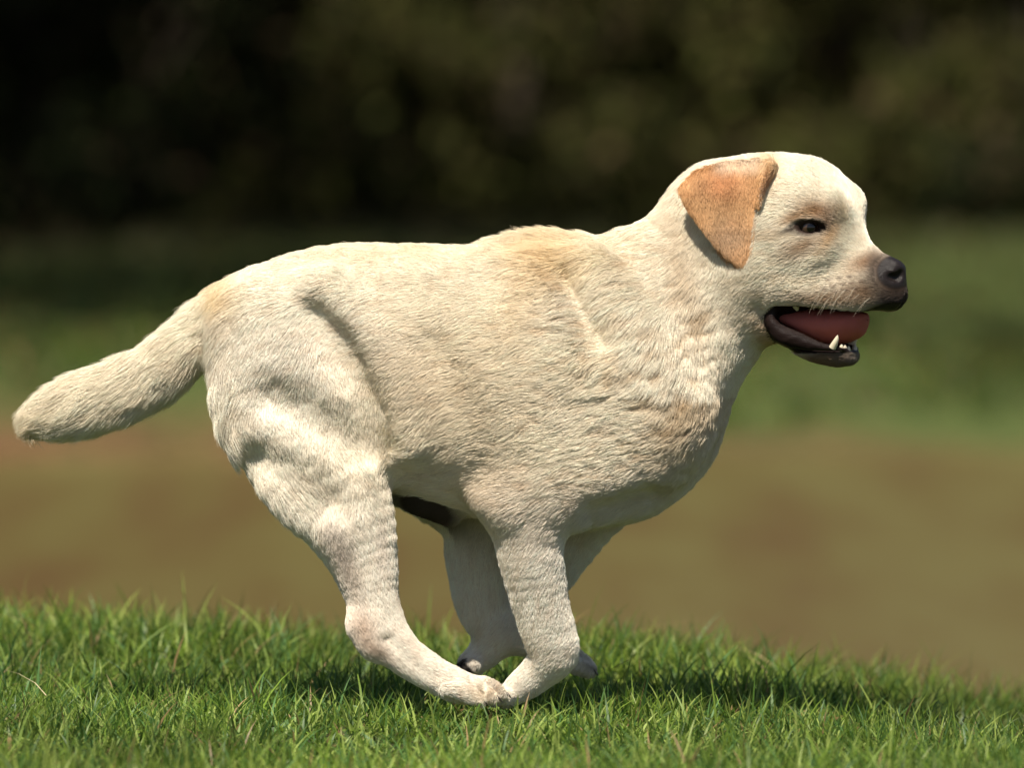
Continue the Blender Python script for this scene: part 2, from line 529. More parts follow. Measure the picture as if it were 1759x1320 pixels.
def catmull(rows, sub):
    A = np.array(rows, float)
    if len(A) < 3 or sub < 2:
        return A
    out = []
    n = len(A)
    for i in range(n - 1):
        p0, p1, p2, p3 = A[max(i - 1, 0)], A[i], A[i + 1], A[min(i + 2, n - 1)]
        for k in range(sub):
            t = k / sub
            out.append(0.5 * ((2 * p1) + (-p0 + p2) * t + (2 * p0 - 5 * p1 + 4 * p2 - p3) * t * t + (-p0 + 3 * p1 - 3 * p2 + p3) * t ** 3))
    out.append(A[-1])
    return np.array(out)


def smin(a, b, k):
    h = np.clip(0.5 + 0.5 * (b - a) / k, 0, 1)
    return b + (a - b) * h - k * h * (1 - h)


class Field:
    def __init__(self):
        self.n = np.ceil((G1 - G0) / VOX).astype(int) + 1
        self.F = np.full(self.n, 0.05, np.float32)
        ax = [G0[i] + VOX * np.arange(self.n[i], dtype=np.float32) for i in range(3)]
        self.ax = [a.astype(np.float32) for a in ax]

    def box(self, lo, hi):
        i0 = np.maximum(np.floor((np.array(lo) - G0) / VOX).astype(int), 0)
        i1 = np.minimum(np.ceil((np.array(hi) - G0) / VOX).astype(int) + 1, self.n)
        return tuple(slice(a, max(b, a)) for a, b in zip(i0, i1))

    def apply(self, sl, d, k, mode):
        if mode == 'add':
            self.F[sl] = smin(d, self.F[sl], k)
        else:
            self.F[sl] = -smin(d, -self.F[sl], k)

    def chain(self, rows, k=0.02, mode='add', p=2.0, sub=4, head=False, mirror=False, gain=1.0):
        """rows: (px, py, a, b, side) a,b in photo px; side = lateral centre in px (+ towards the camera)"""
        pts = []
        for px, py, a, b, s in rows:
            if head:
                u, w, z = head_local(px, py, s * S)
            else:
                u, z = pix(px, py, -s * S)
                w = s * S
            pts.append((u, z, a * S, b * S, w))
        A = catmull(pts, sub)
        if mirror:
            A[:, 4] *= -1
        m = k + 0.012
        r = np.maximum(A[:, 2], A[:, 3]).max() + m
        if head:
            C = np.array([head_world(q[0], q[4], q[1]) for q in A])
        else:
            C = np.stack([A[:, 0], -A[:, 4], A[:, 1]], -1)
        ra = A[:, 2][:, None] + m
        if head:
            rr = np.stack([A[:, 2] * ca + A[:, 3] * sa, A[:, 2] * sa + A[:, 3] * ca, A[:, 2]], -1) + m
        else:
            rr = np.stack([A[:, 2], A[:, 3], A[:, 2]], -1) + m
        sl = self.box((C - rr).min(0), (C + rr).max(0))
        X = self.ax[0][sl[0]][:, None, None]
        Y = self.ax[1][sl[1]][None, :, None]
        Z = self.ax[2][sl[2]][None, None, :]
        if head:
            dx, dy = X - HX, Y - HY
            U = (dx * ca - dy * sa)
            W = (-dx * sa - dy * ca)
        else:
            U, W = X, -Y
        D = None
        for i in range(max(len(A) - 1, 1)):
            q0 = A[i]
            q1 = A[min(i + 1, len(A) - 1)]
            du, dz = q1[0] - q0[0], q1[1] - q0[1]
            L2 = du * du + dz * dz + 1e-12
            t = np.clip(((U - q0[0]) * du + (Z - q0[1]) * dz) / L2, 0, 1)
            a = q0[2] + (q1[2] - q0[2]) * t
            b = q0[3] + (q1[3] - q0[3]) * t
            c = q0[4] + (q1[4] - q0[4]) * t
            dp2 = ((U - q0[0] - du * t) ** 2 + (Z - q0[1] - dz * t) ** 2) / (a * a)
            dl2 = ((W - c) / b) ** 2
            if p == 2.0:
                q = np.sqrt(dp2 + dl2)
            else:
                q = (dp2 ** (p / 2) + dl2 ** (p / 2)) ** (1 / p)
            d = (q - 1) * np.minimum(a, b)
            D = d if D is None else np.minimum(D, d)
        self.apply(sl, D.astype(np.float32), k, mode)

    def mchain(self, rows, **kw):
        self.chain(rows, head=True, **kw)
        self.chain(rows, head=True, mirror=True, **kw)

    def sheet(self, poly, thick, rnd, wfun, k, mirror=False):
        """ear: rounded polygon in the head's side plane bent to w = wfun(u, z)"""
        pts = np.array([head_local(px, py, s * S) for px, py, s in poly])
        P2 = pts[:, [0, 2]]
        sg = -1 if mirror else 1
        C = np.array([head_world(q[0], sg * q[1], q[2]) for q in pts])
        sl = self.box(C.min(0) - 0.035, C.max(0) + 0.035)
        X = self.ax[0][sl[0]][:, None, None]
        Y = self.ax[1][sl[1]][None, :, None]
        Z = self.ax[2][sl[2]][None, None, :]
        dx, dy = X - HX, Y - HY
        U = dx * ca - dy * sa + 0 * Z
        W = sg * (-dx * sa - dy * ca) + 0 * Z
        Zf = Z + 0 * U
        d = np.full(U.shape, 1e9)
        s = np.ones(U.shape)
        n = len(P2)
        for i in range(n):
            e = P2[(i - 1) % n] - P2[i]
            wx, wz = U - P2[i][0], Zf - P2[i][1]
            t = np.clip((wx * e[0] + wz * e[1]) / (e @ e), 0, 1)
            bx, bz = wx - e[0] * t, wz - e[1] * t
            d = np.minimum(d, bx * bx + bz * bz)
            c1 = Zf >= P2[i][1]
            c2 = Zf < P2[(i - 1) % n][1]
            c3 = e[0] * wz > e[1] * wx
            flip = (c1 & c2 & c3) | (~c1 & ~c2 & ~c3)
            s = np.where(flip, -s, s)
        d2 = s * np.sqrt(d) - rnd
        dw = np.abs(W - wfun(U, Zf)) - thick
        # rounded intersection
        q = np.minimum(np.maximum(d2, dw), 0) + np.sqrt(np.maximum(d2 + 0.004, 0) ** 2 + np.maximum(dw + 0.0, 0) ** 2 + 1e-12) * (np.maximum(d2 + 0.004, dw) > 0)
        q = np.maximum(d2, dw)
        self.apply(sl, q.astype(np.float32), k, 'add')

    def mesh(self, iso=0.0):
        F = self.F - iso
        ins = F < 0
        n = np.array(F.shape)
        c = n - 1
        cnt = np.zeros(c, np.int8)
        for dx in (0, 1):
            for dy in (0, 1):
                for dz in (0, 1):
                    cnt += ins[dx:dx + c[0], dy:dy + c[1], dz:dz + c[2]]
        act = (cnt > 0) & (cnt < 8)
        I, J, K = np.nonzero(act)
        idx = np.full(c, -1, np.int32)
        idx[I, J, K] = np.arange(len(I))
        corner = {(a, b, g): F[I + a, J + b, K + g] for a in (0, 1) for b in (0, 1) for g in (0, 1)}
        acc = np.zeros((len(I), 3))
        num = np.zeros(len(I))
        for ax in range(3):
            for o1 in (0, 1):
                for o2 in (0, 1):
                    a = [0, 0, 0]
                    others = [q for q in range(3) if q != ax]
                    a[others[0]], a[others[1]] = o1, o2
                    b = list(a)
                    b[ax] = 1
                    fa, fb = corner[tuple(a)], corner[tuple(b)]
                    m = (fa < 0) != (fb < 0)
                    t = np.where(m, fa / np.where(m, fa - fb, 1), 0)
                    p = np.array(a, float)[None] * np.ones((len(I), 1))
                    p[:, ax] = t
                    acc += p * m[:, None]
                    num += m
        V = (np.stack([I, J, K], -1) + acc / num[:, None]) * VOX + G0
        faces = []
        for ax in range(3):
            s0 = [slice(1, -1)] * 3
            s0[ax] = slice(0, -1)
            s1 = list(s0)
            s1[ax] = slice(1, None)
            a, b = ins[tuple(s0)], ins[tuple(s1)]
            for sign in (0, 1):
                m = (a & ~b) if sign == 0 else (~a & b)
                ii = np.array(np.nonzero(m))
                for q in range(3):
                    if q != ax:
                        ii[q] += 1
                u, v = [q for q in range(3) if q != ax]
                e = np.eye(3, dtype=int)
                quad = [idx[tuple(ii - (e[u] * k1 + e[v] * k2)[:, None])] for k1, k2 in ((1, 1), (0, 1), (0, 0), (1, 0))]
                quad = np.stack(quad, -1)
                if (sign == 0) == (ax == 1):
                    quad = quad[:, ::-1]
                faces.append(quad)
        return V, np.concatenate(faces)


def build_body_field():
    B = Field()
    # trunk
    B.chain([(492, 575, 128, 118, 0), (580, 603, 180, 138, 0), (680, 626, 206, 155, 0), (780, 645, 222, 170, 0), (880, 660, 238, 176, 0),
             (975, 678, 236, 168, 0), (1060, 712, 168, 130, 0)], k=0.02, p=2.25)
    # neck
    B.chain([(1030, 640, 212, 140, 0), (1105, 592, 176, 122, 0), (1172, 524, 160, 96, 0), (1238, 458, 140, 80, 4)], k=0.026)
    # chest front
    B.chain([(1150, 600, 90, 82, 0), (1130, 680, 92, 88, 0), (1116, 745, 88, 92, 0), (1082, 795, 76, 92, 0)], k=0.035)
    # withers
    B.chain([(860, 446, 24, 22, 0), (930, 438, 30, 28, 0), (975, 450, 27, 26, 0)], k=0.025)
    B.chain([(1015, 460, 34, 26, 0), (1060, 450, 30, 26, 0)], k=0.03)
    # shoulder blade and upper arm, near and far
    for s in (1, -1):
        B.chain([(960, 520, 70, 40, 92 * s), (1040, 610, 88, 50, 108 * s), (1110, 700, 92, 55, 100 * s)], k=0.03)
        B.chain([(1110, 740, 80, 50, 96 * s), (1010, 800, 95, 55, 108 * s), (905, 850, 66, 46, 108 * s)], k=0.03)
    # near foreleg
    B.chain([(893, 850, 72, 44, 108), (905, 905, 63, 40, 106), (914, 965, 56, 35, 102), (927, 1030, 50, 31, 92), (940, 1080, 48, 30, 84), (951, 1120, 44, 29, 76),
             (928, 1153, 34, 25, 64), (895, 1180, 27, 24, 56), (872, 1198, 18, 24, 52)], k=0.016)
    B.chain([(842, 850, 24, 22, 128), (868, 868, 28, 22, 128)], k=0.016)
    # far foreleg
    B.chain([(1020, 850, 72, 46, -104), (980, 930, 50, 38, -100), (940, 995, 42, 32, -96), (905, 1045, 37, 28, -92), (872, 1083, 32, 26, -90),
             (838, 1117, 29, 28, -90), (812, 1140, 24, 27, -90)], k=0.014)
    # near hind leg
    B.chain([(470, 590, 104, 58, 72), (502, 690, 134, 66, 84), (545, 788, 114, 58, 92), (592, 880, 84, 46, 92), (623, 960, 60, 36, 88), (640, 1028, 46, 31, 85),
             (654, 1080, 45, 29, 88), (690, 1122, 36, 25, 94), (737, 1155, 31, 26, 100), (780, 1178, 30, 30, 104), (810, 1186, 25, 29, 105)], k=0.018)
    B.chain([(628, 1076, 21, 15, 86), (640, 1106, 18, 15, 88)], k=0.02, sub=1)
    # far hind leg
    B.chain([(520, 640, 110, 50, -72), (600, 720, 110, 56, -84), (712, 800, 78, 44, -86), (795, 885, 50, 38, -84), (816, 960, 52, 32, -82), (822, 1025, 46, 27, -80),
             (836, 1066, 38, 25, -80), (880, 1094, 28, 23, -80), (950, 1116, 24, 24, -80), (990, 1138, 21, 27, -80), (1004, 1146, 17, 27, -80)], k=0.014)
    # tendons and bone edges on the near legs
    B.chain([(664, 1098, 5, 6, 120), (705, 1138, 6, 7, 129), (745, 1164, 5, 6, 136)], k=0.008, mode='cut')
    # toes: near hind paw, far hind paw, near fore paw, far fore paw
    for lat, (x0, y0) in {139: (786, 1192), 118: (810, 1187), 97: (826, 1181), 77: (820, 1182)}.items():
        B.chain([(x0 - 24, y0 - 8, 12, 8, lat), (x0, y0 - 5, 17, 10.5, lat), (x0 + 20, y0 + 3, 17, 10.5, lat), (x0 + 36, y0 + 11, 12, 9.5, lat)], k=0.003, sub=2)
    for lat in (-104, -86, -70, -54):
        B.chain([(996, 1145, 13, 9, lat), (1013, 1152, 10, 9, lat)], k=0.006, sub=1)
        B.chain([(815, 1140, 13, 9, lat - 8), (795, 1147, 10, 9, lat - 8)], k=0.006, sub=1)
    for lat in (28, 44, 60, 76):
        B.chain([(872, 1197, 12, 9, lat), (852, 1204, 10, 9, lat)], k=0.006, sub=1)
    # sheath and groin
    B.chain([(690, 830, 34, 40, 0), (725, 858, 28, 28, 4), (772, 884, 19, 18, 6)], k=0.02)
    # tail
    B.chain([(425, 530, 50, 44, 0), (378, 550, 49, 38, 0), (323, 594, 50, 37, 0), (268, 640, 51, 37, 0), (205, 673, 53, 38, 0), (125, 700, 49, 34, 0),
             (80, 716, 34, 24, 0)], k=0.02)
    # hollows: flank fold, thigh grooves, shoulder creases, neck fold
    B.chain([(560, 500, 30, 24, 112), (612, 560, 32, 28, 132), (660, 650, 30, 26, 138), (695, 760, 24, 22, 136)], k=0.03)
    B.chain([(545, 545, 18, 24, 152), (585, 600, 30, 34, 166), (622, 680, 26, 30, 170), (655, 770, 16, 20, 160)], k=0.026, mode='cut')
    B.chain([(470, 685, 10, 14, 161), (530, 722, 18, 24, 168), (595, 768, 12, 16, 161)], k=0.044, mode='cut')
    B.chain([(450, 790, 6, 10, 160), (500, 820, 12, 16, 165), (560, 860, 8, 12, 156)], k=0.045, mode='cut')
    B.chain([(985, 478, 10, 10, 120), (1008, 525, 10, 10, 140), (1030, 575, 8, 8, 154)], k=0.036, mode='cut')
    B.chain([(1026, 470, 14, 10, 84), (1048, 520, 14, 10, 97), (1060, 570, 12, 8, 105)], k=0.036)
    B.chain([(745, 600, 18, 18, 192), (800, 740, 22, 20, 196), (815, 830, 18, 22, 186)], k=0.03, mode='cut')
    B.chain([(1120, 860, 12, 14, 118), (1030, 890, 12, 14, 140)], k=0.03, mode='cut')

    # head
    H = dict(head=True)
    B.chain([(1245, 372, 96, 84, 0), (1325, 366, 103, 96, 0), (1376, 358, 88, 88, 0)], k=0.03, **H)
    B.chain([(1300, 470, 100, 84, 0), (1350, 480, 70, 70, 0)], k=0.03, **H)
    B.mchain([(1320, 440, 60, 34, 58), (1370, 450, 46, 30, 50)], k=0.03)
    B.chain([(1395, 425, 82, 68, 0), (1450, 450, 57, 56, 0), (1498, 474, 43, 48, 0), (1520, 482, 38, 37, 0)], k=0.024, **H)
    # brows, cheek bone, lips
    B.mchain([(1388, 347, 23, 22, 60), (1424, 349, 23, 22, 48)], k=0.03)
    B.chain([(1400, 352, 50, 34, 0), (1430, 377, 36, 50, 0), (1447, 410, 28, 46, 0)], k=0.022, **H)
    B.mchain([(1345, 412, 24, 16, 74), (1400, 425, 22, 16, 60)], k=0.02)
    B.mchain([(1338, 498, 20, 16, 58), (1390, 505, 27, 23, 50), (1450, 507, 32, 25, 42), (1500, 508, 29, 20, 22), (1528, 513, 19, 15, 8)], k=0.016)
    # nose
    B.chain([(1524, 457, 18, 24, 0), (1541, 463, 16, 21, 0), (1541, 477, 13, 15, 0), (1534, 490, 9, 8, 0)], k=0.007, **H)
    # lower jaw
    B.chain([(1290, 535, 52, 62, 0), (1345, 566, 27, 56, 0), (1395, 593, 26, 46, 0), (1435, 605, 25, 40, 0), (1455, 606, 22, 32, 0)], k=0.012, **H)
    # mouth opening
    B.mchain([(1336, 550, 20, 46, 74), (1368, 559, 32, 48, 66), (1400, 565, 35, 48, 58)], k=0.006, mode='cut')
    B.chain([(1398, 567, 33, 100, 0), (1440, 569, 32, 100, 0), (1478, 569, 28, 100, 0), (1515, 564, 20, 100, 0)], k=0.006, mode='cut', **H)
    B.mchain([(1330, 533, 7, 9, 58), (1325, 552, 12, 10, 62), (1342, 574, 19, 11, 58), (1374, 586, 18, 10, 50), (1405, 594, 11, 8, 45), (1438, 599, 6, 6, 38), (1456, 600, 4, 5, 24)], k=0.005)
    # lip seam below the nose, nostrils
    B.chain([(1540, 498, 5, 2.0, 0), (1545, 520, 7, 2.0, 0)], k=0.003, mode='cut', **H)
    B.mchain([(1549, 470, 5, 6, 13), (1540, 477, 5, 7, 20), (1530, 475, 3, 5, 26)], k=0.003, mode='cut')
    # eye sockets
    B.mchain([(1379, 392, 4, 10, 84), (1393, 389, 8.5, 12, 81), (1408, 394, 5, 10, 76)], k=0.005, mode='cut')
    B.mchain([(1364, 388, 5, 7, 76), (1388, 375, 6, 7, 77), (1414, 377, 6, 7, 70)], k=0.006)
    # ears
    ec = np.mean(np.array(EARPOLY, float), 0)
    shr = [(px + (ec[0] - px) * 6 / math.hypot(ec[0] - px, ec[1] - py), py + (ec[1] - py) * 6 / math.hypot(ec[0] - px, ec[1] - py)) for px, py in EARPOLY]
    ear = [(px, py, ear_w0(py) + 0.36 * (1300 - px)) for px, py in shr]

    def wf(U, Z):
        py = 345 - (Z - pix(0, 345, 0)[1]) / S
        return (ear_w0(py) - 0.36 * (U / S - 10) + 7 * np.sin((py - 270) / 58.0) + 4 * np.sin((U / S + 60) / 22.0)) * S
    B.sheet(ear, 0.0036, 0.008, wf, 0.006)
    B.sheet(ear, 0.0036, 0.008, wf, 0.006, mirror=True)
    B.mchain([(1322, 284, 13, 12, 78), (1309, 315, 9, 9, 98), (1301, 350, 6, 7, 106)], k=0.006)
    return B


EARPOLY = [(1166, 322), (1190, 297), (1240, 281), (1300, 277), (1320, 285), (1307, 318), (1297, 370), (1289, 420), (1279, 442), (1264, 447), (1242, 432), (1208, 390), (1180, 352)]


def ear_w0(py):
    t = np.clip((345 - np.asarray(py, float)) / 73, 0, 1)
    return 104 - 30 * t * t


def in_poly(X, Y, poly, grow=0.0):
    c = np.mean(np.array(poly, float), 0)
    s = np.zeros(len(X), bool)
    P2 = np.array(poly, float)
    P2 = c + (P2 - c) * (1 + grow)
    n = len(P2)
    for i in range(n):
        x1, y1 = P2[i]
        x2, y2 = P2[(i + 1) % n]
        m = (y1 > Y) != (y2 > Y)
        s ^= m & (X < (x2 - x1) * (Y - y1) / ((y2 - y1) if y2 != y1 else 1e-9) + x1)
    return s


COATCTRL = np.array([
    # px, py, dx, dy (dy down)
    (1540, 470, -1, 0), (1450, 430, -1, -0.25), (1450, 490, -1, 0.15), (1370, 500, -1, 0.3), (1400, 330, -1, -0.45), (1330, 300, -1, -0.1), (1330, 430, -1, 0.35),
    (1250, 500, -0.7, 0.8), (1180, 450, -0.6, 0.8), (1100, 420, -1, 0.5), (1240, 640, -0.3, 1), (1180, 720, -0.6, 1), (1200, 590, -0.3, 1), (1120, 600, -0.8, 0.9),
    (1440, 615, -1, 0.1), (1340, 600, -1, 0.2),
    (1000, 470, -1, 0.5), (930, 420, -1, 0.1), (850, 500, -1, 0.35), (700, 450, -1, 0.1), (550, 460, -1, 0.3), (450, 500, -1, 0.4), (700, 600, -1, 0.4), (600, 560, -0.8, 0.7),
    (900, 650, -1, 0.3), (1020, 650, -1, 0.35), (1080, 760, -1, 0.3), (950, 780, -1, 0.2), (850, 800, -1, 0.35), (750, 760, -0.9, 0.6), (700, 830, -1, 0.5), (1130, 860, -1, 0.2),
    (900, 860, -0.9, 0.5), (910, 950, -0.5, 0.8), (925, 1050, -0.3, 1), (950, 1130, -0.6, 0.8), (890, 1180, -0.8, 0.6),
    (420, 560, -0.5, 1), (380, 650, -0.1, 1), (480, 620, -0.4, 1), (560, 680, 0.1, 1), (520, 760, 0.3, 1), (430, 780, 0.3, 1), (500, 860, 0.4, 1), (600, 800, 0.4, 1), (640, 860, 0.2, 1),
    (580, 920, 0.2, 1), (640, 980, 0.2, 1), (640, 1060, 0.3, 1), (690, 1130, 0.8, 0.7), (780, 1170, 1, 0.3),
    (400, 510, -1, 0.5), (340, 560, -1, 0.7), (280, 620, -1, 0.7), (200, 670, -1, 0.6), (100, 700, -1, 0.4), (40, 740, -0.8, 0.8), (340, 640, -0.5, 1), (240, 720, -0.8, 0.7),
    (1230, 300, -0.5, 0.7), (1240, 360, -0.1, 1), (1265, 430, 0.1, 1), (780, 950, 0, 1), (800, 1040, 0.2, 1), (840, 1110, -0.7, 0.7),
], float)


def to_px(P):
    """world points -> photo pixels"""
    dy = P[:, 1] + CAMD
    dz = P[:, 2] - CAMZ
    cf = dy * math.cos(PITCH) - dz * math.sin(PITCH)
    cv = dy * math.sin(PITCH) + dz * math.cos(PITCH)
    return PW / 2 + FPX * P[:, 0] / cf, PH / 2 - FPX * cv / cf


def regions(P):
    """the coat's own colour, hair length and a bare mask (lips, nose, eyelids) from where on the dog a point is (side view)"""
    dx, dy = P[:, 0] - HX, P[:, 1] - HY
    U = dx * ca - dy * sa
    W = -dx * sa - dy * ca
    x = HX + U * ca                                   # side-view coordinates of the head, both sides alike
    Q = P.copy()
    ishead = (U > -0.09) & (P[:, 2] > 0.34)
    ax_, ay_ = to_px(Q)
    # mirrored head points: move them onto the near side
    Wn = np.abs(W)
    M = np.stack([HX + U * ca - Wn * sa, HY - U * sa - Wn * ca, P[:, 2]], -1)
    hx_, hy_ = to_px(M)
    X = np.where(ishead, hx_, ax_)
    Y = np.where(ishead, hy_, ay_)
    wpx = Wn / S
    N = len(P)
    n1 = noise3(P, 0.05, 41)
    n2 = noise3(P, 0.018, 42)
    col = np.tile(np.array([0.90, 0.80, 0.635]), (N, 1))
    col *= (1 + 0.06 * n1 + 0.04 * n2)[:, None]

    def g(cx, cy, rx, ry=None, ang=0, hard=1.0):
        ry = ry or rx
        c, s = math.cos(ang), math.sin(ang)
        a = ((X - cx) * c + (Y - cy) * s) / rx
        b = (-(X - cx) * s + (Y - cy) * c) / ry
        return np.clip(np.exp(-(a * a + b * b)) * hard, 0, 1)

    def paint(m, c):
        nonlocal col
        col = col * (1 - m[:, None]) + np.array(c) * m[:, None]
    white = (0.93, 0.835, 0.725)
    # paler legs, haunch and chest; yellow saddle
    paint(np.clip(sstep(760, 950, Y) * 0.9, 0, 1), white)
    paint(g(480, 640, 140, 170) * 0.8, white)
    paint(g(935, 980, 70, 120) * 0.8, white)
    paint(g(600, 560, 90, 60, 0.7) * 0.5, white)
    paint(g(1060, 740, 120, 60) * 0.2, white)
    paint(g(1000, 520, 60, 60) * 0.5, white)
    paint(g(960, 440, 70, 50, 0, 0.75), (0.80, 0.60, 0.33))
    paint(g(900, 520, 40, 90, 0.4, 0.35), (0.78, 0.58, 0.34))
    paint(sstep(380, 340, X) * 0.5, (0.93, 0.82, 0.65))
    paint(g(395, 500, 26, 34, 0, 0.7), (0.82, 0.62, 0.34))
    paint(g(55, 745, 55, 40, 0, 0.45), (0.70, 0.56, 0.32))
    paint(g(700, 430, 300, 22, 0, 0.35), (0.84, 0.70, 0.46))
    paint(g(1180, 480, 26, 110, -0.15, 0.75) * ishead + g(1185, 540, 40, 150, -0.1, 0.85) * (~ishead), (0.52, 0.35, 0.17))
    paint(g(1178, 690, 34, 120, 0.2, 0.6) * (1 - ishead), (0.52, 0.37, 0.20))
    paint(g(1250, 600, 60, 130, 0.35, 0.65) * (1 - ishead), (0.64, 0.50, 0.35))  # throat tan, partly shade under the head painted in, also next line
    paint(g(1290, 540, 50, 50, 0, 0.4) * ishead, (0.66, 0.53, 0.38))
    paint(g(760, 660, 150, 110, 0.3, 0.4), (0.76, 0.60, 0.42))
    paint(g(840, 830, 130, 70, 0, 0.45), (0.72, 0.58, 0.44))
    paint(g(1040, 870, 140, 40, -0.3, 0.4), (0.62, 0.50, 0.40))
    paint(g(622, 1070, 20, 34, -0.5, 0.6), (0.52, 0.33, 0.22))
    near = (P[:, 1] < 0)
    for (cx, cy, aa) in [(800, 1176, 0.35), (818, 1186, 0.35), (786, 1196, 0.3), (842, 1182, 0.4), (858, 1184, 0.5)]:  # dark creases between the toes, shade painted into the coat
        paint(g(cx, cy, 4, 15, -0.3, aa) * near, (0.36, 0.22, 0.13))
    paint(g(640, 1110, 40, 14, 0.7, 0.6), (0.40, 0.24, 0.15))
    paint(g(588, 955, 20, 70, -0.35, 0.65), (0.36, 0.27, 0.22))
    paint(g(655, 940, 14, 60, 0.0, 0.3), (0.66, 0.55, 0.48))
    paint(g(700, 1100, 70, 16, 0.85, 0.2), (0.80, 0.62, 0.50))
    paint(g(830, 1190, 40, 16, 0.1, 0.4) * (P[:, 1] < 0), (0.78, 0.60, 0.36))
    # sheath dark
    inner = np.abs(P[:, 1]) < 0.036
    shm = np.clip(g(735, 870, 62, 32, 0.45, 1.6) * inner * (Y > 842), 0, 1)
    paint(shm, (0.055, 0.035, 0.028))
    # head
    H = ishead.astype(float)
    head_white = (0.95, 0.86, 0.72)
    paint(H * 0.45, head_white)
    uu = U / S
    inear = ishead & in_poly(X, Y, EARPOLY, 0.10) & (wpx > ear_w0(Y) - 0.36 * (uu - 10) - 16)
    ear_col = np.array([0.64, 0.36, 0.16])[None] * (1 + 0.10 * n1 + 0.16 * n2)[:, None]
    ear_col = ear_col * (1 - 0.35 * g(1240, 310, 40, 30)[:, None] * np.array([0.3, 0.8, 1.0]))
    ear_col = ear_col + g(1250, 410, 45, 40)[:, None] * np.array([0.06, 0.07, 0.08])
    em = (inear * np.clip(1 - 0.85 * sstep(306, 274, Y) * 0.7 * sstep(1215, 1240, X), 0, 1))[:, None]
    col = col * (1 - em) + ear_col * em
    paint(g(1325, 290, 16, 26, 0, 0.8) * H, (0.80, 0.52, 0.24))
    paint(g(1318, 315, 7, 26, 0.3, 0.8) * H * ~inear, (0.50, 0.20, 0.08))
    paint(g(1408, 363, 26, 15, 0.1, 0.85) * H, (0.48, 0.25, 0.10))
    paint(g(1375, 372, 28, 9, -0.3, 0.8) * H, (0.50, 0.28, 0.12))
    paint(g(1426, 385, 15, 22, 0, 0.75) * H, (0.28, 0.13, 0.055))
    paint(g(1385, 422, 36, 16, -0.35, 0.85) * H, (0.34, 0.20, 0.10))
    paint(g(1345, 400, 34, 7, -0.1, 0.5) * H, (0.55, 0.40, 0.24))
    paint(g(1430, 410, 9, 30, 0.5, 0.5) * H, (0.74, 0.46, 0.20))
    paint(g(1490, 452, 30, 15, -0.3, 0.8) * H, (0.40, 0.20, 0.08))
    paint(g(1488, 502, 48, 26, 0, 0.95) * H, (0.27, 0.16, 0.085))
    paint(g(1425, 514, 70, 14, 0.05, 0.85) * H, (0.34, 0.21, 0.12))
    paint(np.clip(g(1542, 510, 34, 28, 0, 1.6), 0, 1) * H, (0.05, 0.033, 0.027))
    paint(g(1505, 455, 10, 22, 0.1, 0.7) * H, (0.16, 0.12, 0.10))
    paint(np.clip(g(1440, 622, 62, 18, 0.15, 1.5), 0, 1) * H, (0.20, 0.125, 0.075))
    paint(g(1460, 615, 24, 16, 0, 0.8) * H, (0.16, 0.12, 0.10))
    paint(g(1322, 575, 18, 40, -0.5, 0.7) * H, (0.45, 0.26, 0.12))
    # whisker spots in rows
    for (cx, cy) in [(1430, 482), (1447, 478), (1464, 476), (1436, 492), (1452, 489), (1468, 487), (1484, 484), (1442, 501), (1458, 499), (1474, 497), (1423, 497), (1490, 496)]:
        paint(g(cx, cy, 3.6, 2.6, 0, 0.8) * H, (0.16, 0.09, 0.06))
    bare = np.zeros(N)
    # nose leather
    paint(np.clip(g(1530, 469, 37, 35, 0, 1.6) - 0.1, 0, 1) * H, (0.13, 0.085, 0.06))
    nose = np.clip(g(1536, 468, 28, 27, 0, 2.6) - 0.35, 0, 1) * H
    nose = np.clip(nose * 1.6, 0, 1)
    paint(nose, (0.014, 0.010, 0.009))
    bare = np.maximum(bare, nose)
    # lips and inside of the mouth
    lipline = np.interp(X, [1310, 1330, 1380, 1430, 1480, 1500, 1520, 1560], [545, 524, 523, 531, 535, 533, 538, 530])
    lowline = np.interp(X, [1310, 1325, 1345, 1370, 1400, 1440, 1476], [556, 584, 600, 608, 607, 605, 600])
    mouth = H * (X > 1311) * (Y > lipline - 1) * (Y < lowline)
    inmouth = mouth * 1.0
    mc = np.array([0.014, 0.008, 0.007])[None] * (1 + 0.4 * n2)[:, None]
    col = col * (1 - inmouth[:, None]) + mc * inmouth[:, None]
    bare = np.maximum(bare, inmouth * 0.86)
    lip2 = H * np.clip(g(1522, 532, 32, 9, -0.2, 2.5), 0, 1)
    paint(lip2, (0.012, 0.008, 0.007))
    bare = np.maximum(bare, lip2)
    rim = H * np.clip(g(1438, 602, 50, 5.0, 0.0, 2.0), 0, 1) * (X > 1385)
    paint(rim, (0.018, 0.011, 0.010))
    bare = np.maximum(bare, rim)
    paint(g(1362, 393, 16, 3.5, -0.25, 0.8) * H, (0.06, 0.035, 0.022))
    # eyelids
    lid = H * np.clip(g(1394, 390, 27, 11.5, 0.05, 2.6) - 0.48, 0, 1)
    lid = np.clip(lid * 3, 0, 1)
    lidc = H * np.clip((g(1395, 391, 31, 14, 0.05, 2.6) - 0.5) * 1.6, 0, 1)
    paint(lidc, (0.075, 0.045, 0.032))
    paint(lid, (0.040, 0.025, 0.020))
    bare = np.maximum(bare, lid * 0.86)
    # paw pads and toe ends dark where the far paws show them
    paint(np.clip(g(790, 1146, 16, 12, 0, 1.8), 0, 1) * (P[:, 1] > 0.02), (0.03, 0.024, 0.022))
    paint(np.clip(g(1035, 1146, 22, 8, 0, 1.1), 0, 1) * (P[:, 1] > 0.02), (0.12, 0.09, 0.075))
    # hair length in metres
    L = np.full(N, 0.0115)

    def setl(m, v):
        nonlocal L
        L = L * (1 - m) + v * m
    setl(sstep(820, 980, Y), 0.009)
    setl(sstep(980, 1120, Y), 0.007)
    setl(g(950, 425, 90, 45), 0.028)
    setl(g(1020, 450, 60, 60), 0.024)
    setl(g(1130, 620, 110, 180), 0.019)
